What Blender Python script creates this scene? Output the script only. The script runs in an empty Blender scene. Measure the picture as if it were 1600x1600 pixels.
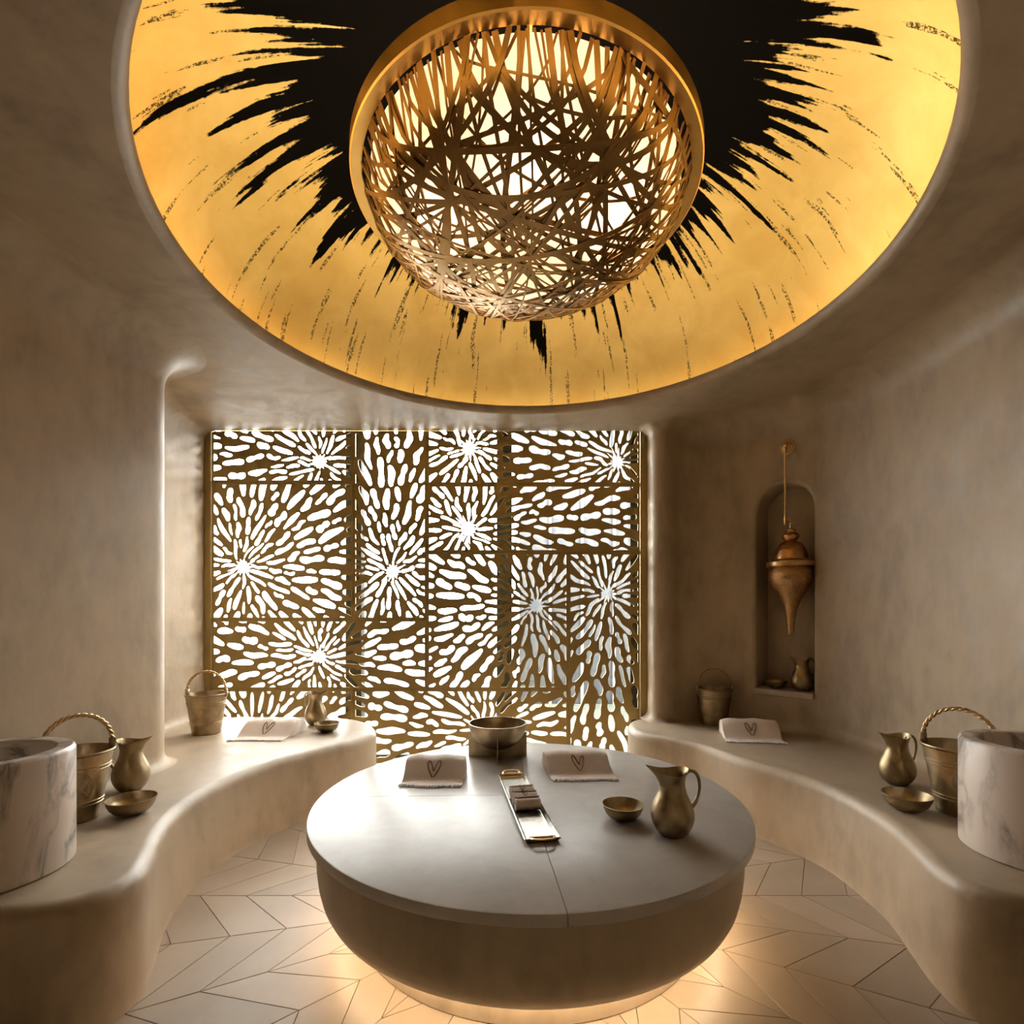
import bpy, bmesh, math, random
import numpy as np
from mathutils import Vector, Matrix
from mathutils.geometry import delaunay_2d_cdt

PI = math.pi
random.seed(11)
rng = np.random.default_rng(11)
sc = bpy.context.scene
col = sc.collection

# ------------------------------------------------------------------ camera
FPX, HY, CAMZ = 815.0, 955.0, 1.39          # focal length in px, horizon row, eye height
cam = bpy.data.cameras.new('camera'); camo = bpy.data.objects.new('camera', cam); col.objects.link(camo)
camo.location = (0, 0, CAMZ); camo.rotation_euler = (PI/2, 0, 0)
cam.sensor_width = 36; cam.lens = FPX/1600*36; cam.shift_y = (HY-800)/1600
cam.clip_start = .05
sc.camera = camo

# ------------------------------------------------------------------ world, exposure
w = bpy.data.worlds.new('world'); sc.world = w; w.use_nodes = True
bg = w.node_tree.nodes['Background']; bg.inputs[0].default_value = (1, .965, .92, 1); bg.inputs[1].default_value = 24.0
sc.view_settings.view_transform = 'Standard'; sc.view_settings.look = 'None'
sc.view_settings.exposure = 0.18; sc.view_settings.gamma = 1.0; sc.view_settings.use_curve_mapping = False
sc.cycles.use_denoising = True
sc.cycles.max_bounces = 8; sc.cycles.diffuse_bounces = 3; sc.cycles.glossy_bounces = 3
sc.cycles.use_adaptive_sampling = True; sc.cycles.adaptive_threshold = .08; sc.cycles.adaptive_min_samples = 16
sc.cycles.transparent_max_bounces = 12; sc.cycles.sample_clamp_indirect = 6
sc.cycles.caustics_reflective = False; sc.cycles.caustics_refractive = False
# hazy sun
sl = bpy.data.lights.new('sun', 'SUN'); so = bpy.data.objects.new('sun', sl); col.objects.link(so)
sl.energy = 11.0; sl.angle = math.radians(32); sl.color = (1, .95, .88)
so.rotation_euler = Vector((-.80, -1.0, -.85)).to_track_quat('-Z', 'Y').to_euler()
so.location = (4, 9, 7)
# daylight portal in the window opening (a sampling aid, emits nothing)
pl = bpy.data.lights.new('window_portal', 'AREA'); po = bpy.data.objects.new('window_portal', pl); col.objects.link(po)
pl.shape = 'RECTANGLE'; pl.size = 4.0; pl.size_y = 3.05; pl.cycles.is_portal = True
po.location = (-.77, 4.80, 1.5); po.rotation_euler = (-PI/2, 0, 0)

# ------------------------------------------------------------------ helpers
def mesh(name, verts, faces, smooth=True, angle=40):
    me = bpy.data.meshes.new(name)
    me.from_pydata([tuple(v) for v in verts], [], faces); me.update()
    if smooth:
        me.polygons.foreach_set('use_smooth', [True]*len(me.polygons))
        me.set_sharp_from_angle(angle=math.radians(angle))
    return me

def fixn(me):
    bm = bmesh.new(); bm.from_mesh(me); bmesh.ops.recalc_face_normals(bm, faces=bm.faces); bm.to_mesh(me); bm.free()
    return me

def add(name, me, m, parent=None, loc=(0,0,0), rot=(0,0,0), kind=None, label=None):
    o = bpy.data.objects.new(name, me); col.objects.link(o)
    if m is not None:
        if not me.materials: me.materials.append(m)
    o.location = loc; o.rotation_euler = rot
    if parent is not None: o.parent = parent
    if kind: o['kind'] = kind
    if label: o['label'] = label
    return o

def thing(name, label, cat, loc=(0,0,0), rz=0, group=None):
    o = bpy.data.objects.new(name, None); col.objects.link(o); o.empty_display_size = .05
    o.location = loc; o.rotation_euler = (0,0,rz); o['label'] = label; o['category'] = cat
    if group: o['group'] = group
    return o

def tag(o, label, cat, group=None):
    o['label'] = label; o['category'] = cat
    if group: o['group'] = group
    return o

def lathe(name, prof, n=40, angle=40, fn=None, cap=True):
    V, F = [], []
    for r, z in prof:
        for i in range(n):
            a = 2*PI*i/n
            p = (r*math.cos(a), r*math.sin(a), z)
            V.append(fn(p, a) if fn else p)
    for j in range(len(prof)-1):
        for i in range(n):
            k = (i+1) % n
            F.append((j*n+i, j*n+k, (j+1)*n+k, (j+1)*n+i))
    if cap:
        if prof[0][0] > 1e-6: F.append(tuple(reversed(range(n))))
        if prof[-1][0] > 1e-6: F.append(tuple(range((len(prof)-1)*n, len(prof)*n)))
    me = mesh(name, V, F, True, angle)
    bm = bmesh.new(); bm.from_mesh(me); bmesh.ops.remove_doubles(bm, verts=bm.verts, dist=1e-6)
    bmesh.ops.recalc_face_normals(bm, faces=bm.faces); bm.to_mesh(me); bm.free()
    me.polygons.foreach_set('use_smooth', [True]*len(me.polygons)); me.set_sharp_from_angle(angle=math.radians(angle))
    return me

def tube_vf(pts, rad, n=8, closed=False, flat=1.0, up=Vector((0,0,1))):
    pts = [Vector(p) for p in pts]; N = len(pts); V, F = [], []
    rr = rad if isinstance(rad, (list, tuple)) else [rad]*N
    prev = None
    for i, p in enumerate(pts):
        if closed: t = pts[(i+1) % N]-pts[i-1]
        else: t = pts[min(i+1, N-1)]-pts[max(i-1, 0)]
        t.normalize()
        if prev is None:
            u = up.cross(t)
            if u.length < 1e-3: u = Vector((1,0,0)).cross(t)
            u.normalize()
        else:
            u = prev - t*prev.dot(t); u.normalize()
        prev = u; v = t.cross(u)
        for k in range(n):
            a = 2*PI*k/n
            V.append(p + u*math.cos(a)*rr[i] + v*math.sin(a)*rr[i]*flat)
    for i in range(N if closed else N-1):
        j = (i+1) % N
        for k in range(n):
            l = (k+1) % n
            F.append((i*n+k, i*n+l, j*n+l, j*n+k))
    if not closed:
        F.append(tuple(reversed(range(n)))); F.append(tuple(range((N-1)*n, N*n)))
    return V, F

def tube(name, pts, rad, n=8, closed=False, flat=1.0, up=Vector((0,0,1))):
    V, F = tube_vf(pts, rad, n, closed, flat, up)
    return mesh(name, V, F, True, 60)

def join(name, parts, angle=40):
    V, F = [], []
    for v, f in parts:
        b = len(V); V += list(v); F += [tuple(i+b for i in q) for q in f]
    return mesh(name, V, F, True, angle)

def box_vf(x0, x1, y0, y1, z0, z1):
    V = [(x0,y0,z0),(x1,y0,z0),(x1,y1,z0),(x0,y1,z0),(x0,y0,z1),(x1,y0,z1),(x1,y1,z1),(x0,y1,z1)]
    F = [(0,3,2,1),(4,5,6,7),(0,1,5,4),(1,2,6,5),(2,3,7,6),(3,0,4,7)]
    return V, F

def box(name, x0, x1, y0, y1, z0, z1, bevel=0.0, seg=2):
    V, F = box_vf(x0,x1,y0,y1,z0,z1)
    me = mesh(name, V, F, False)
    if bevel:
        bm = bmesh.new(); bm.from_mesh(me)
        bmesh.ops.bevel(bm, geom=bm.edges[:], offset=bevel, segments=seg, profile=.5, affect='EDGES')
        bm.to_mesh(me); bm.free()
        me.polygons.foreach_set('use_smooth', [True]*len(me.polygons)); me.set_sharp_from_angle(angle=math.radians(35))
    return me

def spline(ctrl, n, closed=False):
    """centripetal-ish Catmull-Rom through control points, resampled evenly to n points"""
    P = np.array(ctrl, float); M = len(P); out = []
    idx = range(M if closed else M-1)
    for i in idx:
        p0 = P[i-1] if (closed or i > 0) else 2*P[0]-P[1]
        p1 = P[i]; p2 = P[(i+1) % M]
        p3 = P[(i+2) % M] if (closed or i+2 < M) else 2*P[-1]-P[-2]
        t0 = 0; t1 = t0+max(np.linalg.norm(p1-p0),1e-6)**.5; t2 = t1+max(np.linalg.norm(p2-p1),1e-6)**.5; t3 = t2+max(np.linalg.norm(p3-p2),1e-6)**.5
        for s in range(24):
            t = t1+(t2-t1)*s/24
            A1 = (t1-t)/(t1-t0)*p0+(t-t0)/(t1-t0)*p1; A2 = (t2-t)/(t2-t1)*p1+(t-t1)/(t2-t1)*p2; A3 = (t3-t)/(t3-t2)*p2+(t-t2)/(t3-t2)*p3
            B1 = (t2-t)/(t2-t0)*A1+(t-t0)/(t2-t0)*A2; B2 = (t3-t)/(t3-t1)*A2+(t-t1)/(t3-t1)*A3
            out.append((t2-t)/(t2-t1)*B1+(t-t1)/(t2-t1)*B2)
    if not closed: out.append(P[-1])
    out = np.array(out)
    if closed: out = np.vstack([out, out[:1]])
    d = np.r_[0, np.cumsum(np.linalg.norm(np.diff(out, axis=0), axis=1))]
    s = np.linspace(0, d[-1], n+1)[:-1] if closed else np.linspace(0, d[-1], n)
    return np.stack([np.interp(s, d, out[:,k]) for k in range(P.shape[1])], 1)

# ------------------------------------------------------------------ materials
def mat(name):
    m = bpy.data.materials.new(name); m.use_nodes = True
    nt = m.node_tree; b = nt.nodes['Principled BSDF']
    return m, nt, b
def node(nt, typ, **kw):
    n = nt.nodes.new(typ)
    for k, v in kw.items():
        if k.startswith('i_'): n.inputs[k[2:]].default_value = v
        else: setattr(n, k, v)
    return n
def ramp(nt, src, stops):
    r = nt.nodes.new('ShaderNodeValToRGB'); e = r.color_ramp.elements
    while len(e) < len(stops): e.new(.5)
    for q, (p, c) in zip(e, stops): q.position = p; q.color = (*c, 1) if len(c) == 3 else c
    nt.links.new(src, r.inputs[0]); return r
def noise(nt, scale, detail=4, rough=.55, dist=0, vec=None, coord='Object', mscale=None):
    n = node(nt, 'ShaderNodeTexNoise'); n.inputs['Scale'].default_value = scale; n.inputs['Detail'].default_value = detail
    n.inputs['Roughness'].default_value = rough; n.inputs['Distortion'].default_value = dist
    if vec is None:
        t = node(nt, 'ShaderNodeTexCoord'); vec = t.outputs[coord]
    if mscale:
        mp = node(nt, 'ShaderNodeMapping'); mp.inputs['Scale'].default_value = mscale; nt.links.new(vec, mp.inputs[0]); vec = mp.outputs[0]
    nt.links.new(vec, n.inputs['Vector']); return n
def bump(nt, b, src, strength, dist=.01):
    bn = node(nt, 'ShaderNodeBump'); bn.inputs['Strength'].default_value = strength; bn.inputs['Distance'].default_value = dist
    nt.links.new(src, bn.inputs['Height']); nt.links.new(bn.outputs[0], b.inputs['Normal']); return bn
def simple(name, c, rough=.5, metal=0.0, var=0.0, scale=20, bmp=0.0, bscale=60, aniso=None):
    m, nt, b = mat(name)
    b.inputs['Roughness'].default_value = rough; b.inputs['Metallic'].default_value = metal
    if var:
        n = noise(nt, scale)
        r = ramp(nt, n.outputs['Fac'], [(.3, tuple(x*(1-var) for x in c)), (.7, tuple(min(1, x*(1+var)) for x in c))])
        nt.links.new(r.outputs[0], b.inputs['Base Color'])
    else: b.inputs['Base Color'].default_value = (*c, 1)
    if bmp:
        n = noise(nt, bscale, 5); bump(nt, b, n.outputs['Fac'], bmp, .004)
    return m

def plaster(name, c, rough=.48):
    m, nt, b = mat(name)
    n1 = noise(nt, 1.6, 3, .6, .6, mscale=(1,1,.7)); n2 = noise(nt, 9, 3, .65, 0, mscale=(1,1,.45))
    mx = node(nt, 'ShaderNodeMath', operation='MULTIPLY_ADD'); mx.inputs[1].default_value = .6
    ml = node(nt, 'ShaderNodeMath', operation='MULTIPLY'); ml.inputs[1].default_value = .4
    nt.links.new(n2.outputs['Fac'], ml.inputs[0]); nt.links.new(n1.outputs['Fac'], mx.inputs[0]); nt.links.new(ml.outputs[0], mx.inputs[2])
    r = ramp(nt, mx.outputs[0], [(.32, tuple(x*.70 for x in c)), (.5, c), (.68, tuple(x*1.2 for x in c))])
    nt.links.new(r.outputs[0], b.inputs['Base Color'])
    rr = ramp(nt, n2.outputs['Fac'], [(.3, (rough-.08,)*3), (.7, (rough+.12,)*3)])
    nt.links.new(rr.outputs[0], b.inputs['Roughness'])
    n3 = noise(nt, 28, 0, .6); bump(nt, b, n3.outputs['Fac'], .12, .006)
    b.inputs['Specular IOR Level'].default_value = .5
    return m

M = {}
M['plaster'] = plaster('tadelakt_plaster', (.455, .34, .222))
M['bench'] = plaster('bench_plaster', (.45, .348, .24), .43)
M['body'] = plaster('table_plaster', (.46, .38, .28), .45)
M['brass'] = simple('aged_brass', (.36, .275, .165), .38, 1.0, .22, 18, .15, 90)
M['brass_in'] = M['brass']
M['polished'] = simple('polished_brass', (.58, .40, .20), .32, 1.0, .12, 30)
M['screen'] = simple('gold_painted_metal', (.40, .285, .105), .45, .55, .06, 6)
M['dark'] = simple('dark_window_frame', (.022, .021, .022), .85)
M['towel'] = simple('blush_linen', (.95, .81, .71), .9, 0, .04, 60, .2, 420)
M['fringe'] = simple('pale_fringe', (.88, .80, .77), .95)
M['thread'] = simple('taupe_embroidery', (.22, .15, .10), .8)
M['ribbon'] = simple('bronze_ribbon', (.36, .215, .085), .36, .9, .15, 6)
M['rim'] = simple('brushed_gold_rim', (.75, .45, .14), .34, 1.0, .10, 5)
M['joint'] = simple('sand_joint', (.30, .235, .175), .9)
M['sill'] = simple('limestone_sill', (.50, .42, .33), .6, 0, .12, 25)
M['tray'] = simple('silvered_tray', (.62, .60, .54), .33, 1.0, .15, 40, .1, 120)
M['paving'] = simple('pale_paving', (.45, .45, .45), .8, 0, .08, 3)
M['clad'] = simple('grey_blue_cladding', (.030, .0335, .039), .6, 0, .10, 2)
M['clad_white'] = simple('white_batten', (.35, .35, .36), .6)
M['lawn'] = simple('garden_planting', (.045, .052, .040), .9, 0, .45, 4)
M['leaf'] = simple('shrub_leaf', (.10, .22, .08), .6, 0, .3, 10)

def stone_mat():
    m, nt, b = mat('grey_limestone')
    n1 = noise(nt, 5, 8, .62, .3); n2 = noise(nt, 150, 3, .6)
    r1 = ramp(nt, n1.outputs['Fac'], [(.3, (.50,.455,.41)), (.7, (.64,.595,.545))])
    r2 = ramp(nt, n2.outputs['Fac'], [(.25, (.72,)*3), (.42, (1,)*3)])
    mx = node(nt, 'ShaderNodeMix', data_type='RGBA', blend_type='MULTIPLY'); mx.inputs[0].default_value = .6
    nt.links.new(r1.outputs[0], mx.inputs[6]); nt.links.new(r2.outputs[0], mx.inputs[7])
    nt.links.new(mx.outputs[2], b.inputs['Base Color'])
    b.inputs['Roughness'].default_value = .30; bump(nt, b, n1.outputs['Fac'], .04, .004)
    return m
M['stone'] = stone_mat()

def tile_mat():
    m, nt, b = mat('honed_floor_stone')
    oi = node(nt, 'ShaderNodeObjectInfo')
    n1 = noise(nt, 3, 6, .6, .4, mscale=(1,1,1)); n2 = noise(nt, 40, 4, .6)
    r1 = ramp(nt, n1.outputs['Fac'], [(.3, (.42,.32,.228)), (.7, (.50,.39,.285))])
    hs = node(nt, 'ShaderNodeHueSaturation'); nt.links.new(r1.outputs[0], hs.inputs['Color'])
    mr = node(nt, 'ShaderNodeMapRange'); mr.inputs[3].default_value = .90; mr.inputs[4].default_value = 1.08
    nt.links.new(oi.outputs['Random'], mr.inputs[0]); nt.links.new(mr.outputs[0], hs.inputs['Value'])
    nt.links.new(hs.outputs[0], b.inputs['Base Color'])
    b.inputs['Roughness'].default_value = .42; bump(nt, b, n2.outputs['Fac'], .05, .003)
    return m
M['tile'] = tile_mat()

def marble_mat():
    m, nt, b = mat('veined_white_marble')
    tc = node(nt, 'ShaderNodeTexCoord')
    mp = node(nt, 'ShaderNodeMapping'); mp.inputs['Scale'].default_value = (3.2, 3.2, 1.5); mp.inputs['Rotation'].default_value = (.35, .5, .2)
    nt.links.new(tc.outputs['Object'], mp.inputs[0])
    n0 = noise(nt, 1.3, 7, .6, .8, vec=mp.outputs[0])
    ab = node(nt, 'ShaderNodeMath', operation='SUBTRACT'); ab.inputs[1].default_value = .5; nt.links.new(n0.outputs['Fac'], ab.inputs[0])
    a2 = node(nt, 'ShaderNodeMath', operation='ABSOLUTE'); nt.links.new(ab.outputs[0], a2.inputs[0])
    n1 = noise(nt, 2.2, 3, .5, 0, vec=mp.outputs[0])
    msk = ramp(nt, n1.outputs['Fac'], [(.36, (0,0,0)), (.56, (1,1,1))])
    vein = ramp(nt, a2.outputs[0], [(0, (1,1,1)), (.014, (.6,)*3), (.055, (0,0,0))])
    ml = node(nt, 'ShaderNodeMath', operation='MULTIPLY'); nt.links.new(msk.outputs[0], ml.inputs[0]); nt.links.new(vein.outputs[0], ml.inputs[1])
    mx = node(nt, 'ShaderNodeMix', data_type='RGBA'); mx.inputs[6].default_value = (.72,.61,.52,1); mx.inputs[7].default_value = (.22,.19,.17,1)
    nt.links.new(ml.outputs[0], mx.inputs[0]); nt.links.new(mx.outputs[2], b.inputs['Base Color'])
    b.inputs['Roughness'].default_value = .28
    return m
M['marble'] = marble_mat()

def dome_mat():
    """gold leaf over black lacquer, torn into rays that run out from the middle"""
    m, nt, b = mat('gold_leaf_over_black')
    tc = node(nt, 'ShaderNodeTexCoord'); sx = node(nt, 'ShaderNodeSeparateXYZ'); nt.links.new(tc.outputs['Object'], sx.inputs[0])
    def mth(op, a, c=None, d=None):
        n = node(nt, 'ShaderNodeMath', operation=op)
        for i, s in enumerate((a, c, d)):
            if s is None: continue
            if isinstance(s, (int, float)): n.inputs[i].default_value = s
            else: nt.links.new(s, n.inputs[i])
        return n.outputs[0]
    x, y = sx.outputs[0], sx.outputs[1]
    r = mth('SQRT', mth('ADD', mth('MULTIPLY', x, x), mth('MULTIPLY', y, y)))
    ang = mth('ARCTAN2', y, x)
    ca, sa = mth('COSINE', ang), mth('SINE', ang)
    def ray(k, kr, detail=2, off=0.0, rough=.5):
        c = node(nt, 'ShaderNodeCombineXYZ')
        nt.links.new(mth('MULTIPLY', ca, k), c.inputs[0]); nt.links.new(mth('MULTIPLY', sa, k), c.inputs[1]); nt.links.new(mth('MULTIPLY_ADD', r, kr, off), c.inputs[2])
        n = node(nt, 'ShaderNodeTexNoise'); n.inputs['Scale'].default_value = 1; n.inputs['Detail'].default_value = detail; n.inputs['Roughness'].default_value = rough
        nt.links.new(c.outputs[0], n.inputs['Vector']); return n.outputs['Fac']
    big = ray(9, 1.0, 2)                     # broad rays
    mid = ray(24, 1.6, 3, 5.0)                # thin rays
    fine = noise(nt, 26, 6, .7).outputs['Fac']     # ragged edges
    speck = noise(nt, 70, 5, .75).outputs['Fac']
    v = mth('ADD', mth('MULTIPLY', big, .35), mth('ADD', mth('MULTIPLY', mid, .65), mth('MULTIPLY_ADD', fine, .10, -.05)))
    thr = node(nt, 'ShaderNodeMapRange'); thr.interpolation_type = 'LINEAR'
    thr.inputs[1].default_value = .82; thr.inputs[2].default_value = 1.72; thr.inputs[3].default_value = .30; thr.inputs[4].default_value = .68
    nt.links.new(r, thr.inputs[0])
    black = node(nt, 'ShaderNodeMapRange'); black.inputs[1].default_value = -.006; black.inputs[2].default_value = .012
    nt.links.new(mth('SUBTRACT', v, thr.outputs[0]), black.inputs[0])
    # dry-brush scuffs further out
    sc1 = ray(42, 3.0, 3, 9.0)
    scuff = mth('MULTIPLY', mth('GREATER_THAN', sc1, .635), mth('GREATER_THAN', speck, .50))
    msk = mth('MAXIMUM', black.outputs[0], mth('MULTIPLY', scuff, .85))
    g1 = noise(nt, 3, 5, .6, .5)
    gold = ramp(nt, g1.outputs['Fac'], [(.3, (.80,.55,.18)), (.7, (.95,.71,.28))])
    mx = node(nt, 'ShaderNodeMix', data_type='RGBA'); mx.inputs[7].default_value = (.0015,.001,.0008,1)
    nt.links.new(msk, mx.inputs[0]); nt.links.new(gold.outputs[0], mx.inputs[6]); nt.links.new(mx.outputs[2], b.inputs['Base Color'])
    b.inputs['Specular IOR Level'].default_value = .06
    me_ = mth('MULTIPLY_ADD', msk, -.9, .9); nt.links.new(me_, b.inputs['Metallic'])
    ro = mth('MULTIPLY_ADD', msk, .45, .42); nt.links.new(ro, b.inputs['Roughness'])
    return m
M['dome'] = dome_mat()

def emit(name, c, s):
    m, nt, b = mat(name)
    b.inputs['Base Color'].default_value = (*c, 1)
    b.inputs['Emission Color'].default_value = (*c, 1); b.inputs['Emission Strength'].default_value = s
    return m
M['led_dome'] = emit('warm_cove_led', (1, .80, .48), 15)
M['led_table'] = emit('warm_plinth_led', (1, .80, .54), 22)

def diffuser_mat():
    m = bpy.data.materials.new('cream_diffuser'); m.use_nodes = True; nt = m.node_tree
    nt.nodes.remove(nt.nodes['Principled BSDF']); out = nt.nodes['Material Output']
    t = node(nt, 'ShaderNodeBsdfTranslucent'); t.inputs[0].default_value = (.95,.74,.52,1)
    d = node(nt, 'ShaderNodeBsdfDiffuse'); d.inputs[0].default_value = (.9,.8,.66,1)
    mx = node(nt, 'ShaderNodeMixShader'); mx.inputs[0].default_value = .4
    nt.links.new(t.outputs[0], mx.inputs[1]); nt.links.new(d.outputs[0], mx.inputs[2]); nt.links.new(mx.outputs[0], out.inputs[0])
    return m
M['diffuser'] = diffuser_mat()

def glass_mat():
    m = bpy.data.materials.new('window_glass'); m.use_nodes = True; nt = m.node_tree
    nt.nodes.remove(nt.nodes['Principled BSDF']); out = nt.nodes['Material Output']
    t = node(nt, 'ShaderNodeBsdfTransparent'); t.inputs[0].default_value = (.96,.98,.98,1)
    g = node(nt, 'ShaderNodeBsdfGlossy'); g.inputs['Roughness'].default_value = .02
    mx = node(nt, 'ShaderNodeMixShader'); mx.inputs[0].default_value = .05
    nt.links.new(t.outputs[0], mx.inputs[1]); nt.links.new(g.outputs[0], mx.inputs[2]); nt.links.new(mx.outputs[0], out.inputs[0])
    return m
M['glass'] = glass_mat()

# ------------------------------------------------------------------ room shell
CX, CY = .085, 2.55            # axis shared by table, chandelier and dome
CEIL = 3.0
BZ = .45                       # bench height
SY = 4.66                      # screen plane
SX0, SX1 = -2.735, 1.20        # opening of the screen

# plan outline: right jamb -> right wall -> rear -> left wall -> left jamb
out_ctrl = [(SX1,4.653),(SX1,4.56),(1.215,4.46),(1.28,4.42),(1.36,4.44),(1.48,4.50),(1.70,4.50),(1.86,4.41),
            (1.96,4.325),(2.06,4.216),(2.16,4.107),(2.26,3.998),(2.335,3.89),(2.42,3.60),(2.44,3.2),(2.43,2.6),(2.42,1.8),(2.42,.6),(2.38,-.3),(2.15,-.8),(1.7,-1.0),
            (0,-1.02),(-1.7,-1.0),(-2.15,-.8),(-2.36,-.3),(-2.36,.6),(-2.31,1.6),(-2.24,2.2),(-2.175,2.7),(-2.135,3.05),(-2.135,3.18),(-2.19,3.28),(-2.32,3.36),(-2.52,3.46),(-2.68,3.66),(-2.735,3.95),(-2.74,4.3),(SX0,4.653)]
NO = 420
OUT = spline(out_ctrl, NO)
nA, nB = np.array([1.96,4.325]), np.array([2.26,3.998])
ndir = (nB-nA)/np.linalg.norm(nB-nA)
def near(p): return int(np.argmin(np.linalg.norm(OUT-p, axis=1)))
iA, iB = near(nA-ndir*.03), near(nB+ndir*.08)
for i in range(iA, iB+1): OUT[i] = OUT[iA]+(OUT[iB]-OUT[iA])*(i-iA)/(iB-iA)
tang = np.gradient(OUT, axis=0); tang /= np.linalg.norm(tang, axis=1)[:,None]
# walking clockwise seen from above, the room lies to the right of the tangent
INN = np.stack([tang[:,1], -tang[:,0]], 1)
if (np.array([0,2])-OUT[NO//3]) @ INN[NO//3] < 0: INN = -INN
# cove radius: small at the screen, large elsewhere
ss = np.linspace(0, 1, NO)
arc = np.r_[0, np.cumsum(np.linalg.norm(np.diff(OUT, axis=0), axis=1))]
dist_end = np.minimum(arc, arc[-1]-arc)
RC = .10 + .13*np.clip((dist_end-.25)/.6, 0, 1)

# the flat stretch of wall that holds the niche
NZ0, NZ1 = .50, 2.62

def ring_at(i, kind, t):
    """kind 'low': plinth fillet; 'cove'"""
    p = OUT[i]; n = INN[i]
    if kind == 'z': return (p[0], p[1], t)
    if kind == 'low':
        f = .07; a = t*PI/2
        q = p+n*f*(1-math.sin(a)); return (q[0], q[1], BZ+f*(1-math.cos(a)))
    if kind == 'cove':
        rc = RC[i]; a = t*PI/2
        q = p+n*rc*(1-math.cos(a)); return (q[0], q[1], CEIL-rc+rc*math.sin(a))
rows = [('z',0),('z',BZ-.01)] + [('low',t) for t in (0,.25,.5,.75,1)] + [('z',z) for z in (NZ0+.04,1.2,1.9,NZ1)] + [('cove',t) for t in (0,.15,.3,.45,.6,.75,.88,1)]
rNA = 7; rNB = 10         # rows between which the niche panel replaces the strip
def wall_seg(name, i0, i1, kind='structure'):
    n = i1-i0+1; V = []; F = []
    for k, t in rows:
        for i in range(i0, i1+1): V.append(ring_at(i, k, t))
    for j in range(len(rows)-1):
        for i in range(n-1):
            gi = i0+i
            if rNA <= j < rNB and iA <= gi < iB: continue
            F.append((j*n+i, j*n+i+1, (j+1)*n+i+1, (j+1)*n+i))
    me = mesh(name, V, F, True, 60)
    return add(name, me, M['plaster'], kind=kind)
iR = near(np.array([2.38,-.3])); iL = near(np.array([-2.36,-.3]))
wall_r = wall_seg('wall_right', 0, iR)
wall_b = wall_seg('wall_rear', iR, iL)
wall_l = wall_seg('wall_left', iL, NO-1)

# niche: local frame u along wall, z up, w into the wall
pA, pB = OUT[iA], OUT[iB]
ud = (pB-pA); UL = np.linalg.norm(ud); ud = ud/UL
wd = np.array([-ud[1], ud[0]])
if wd @ (np.array([0,2])-pA) > 0: wd = -wd     # into the wall
nc = .5*(nA+nB)+ndir*.055; uc = (nc-pA) @ ud
NHW, NSILL, NTOP, ND = .215, .745, 2.40, .24
def arch(hw, bot, top):
    pts = [(uc-hw, bot), (uc+hw, bot)]
    cz = top-hw
    for k in range(0, 17):
        a = PI*k/16; pts.append((uc+hw*math.cos(a), cz+hw*math.sin(a)))
    return pts
def N3(u, z, w_): p = pA+ud*u+wd*w_; return (p[0], p[1], z)
def niche():
    V, F = [], []
    z0, z1 = NZ0+.04, NZ1
    bev = .03
    rings = []
    for a in (0, .25, .5, .75, 1):
        th = a*PI/2; off = bev*(1-math.sin(th)); dep = bev*(1-math.cos(th))
        rings.append([(u, z, dep) for u, z in arch(NHW+off, NSILL-off, NTOP+off)])
    rings.append([(u, z, ND) for u, z in arch(NHW, NSILL, NTOP)])
    outer = [(uu, z0) for uu in np.linspace(0, UL, 8)] + [(UL, z) for z in (1.2,1.9)] + [(uu, z1) for uu in np.linspace(UL, 0, 8)] + [(0, z) for z in (1.9,1.2)]
    inner = [(u, z) for u, z, _ in rings[0]]
    pts2 = [Vector(p) for p in outer+inner]; no, ni = len(outer), len(inner)
    vs, es, fs, ov, oe, of = delaunay_2d_cdt(pts2, [], [list(range(no)), list(range(no, no+ni))], 1, 1e-6)
    for v in vs: V.append(N3(v[0], v[1], 0))
    for f, o in zip(fs, of):
        if 1 in o: continue
        F.append(tuple(f))
    b0 = len(V)
    for rg in rings:
        for u, z, d in rg: V.append(N3(u, z, d))
    for j in range(len(rings)-1):
        for i in range(ni):
            k = (i+1) % ni
            F.append((b0+j*ni+i, b0+j*ni+k, b0+(j+1)*ni+k, b0+(j+1)*ni+i))
    F.append(tuple(b0+(len(rings)-1)*ni+i for i in range(ni)))
    me = mesh('niche', V, F, True, 50); fixn(me)
    return me
add('niche', niche(), M['plaster'], parent=wall_r)

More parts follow.
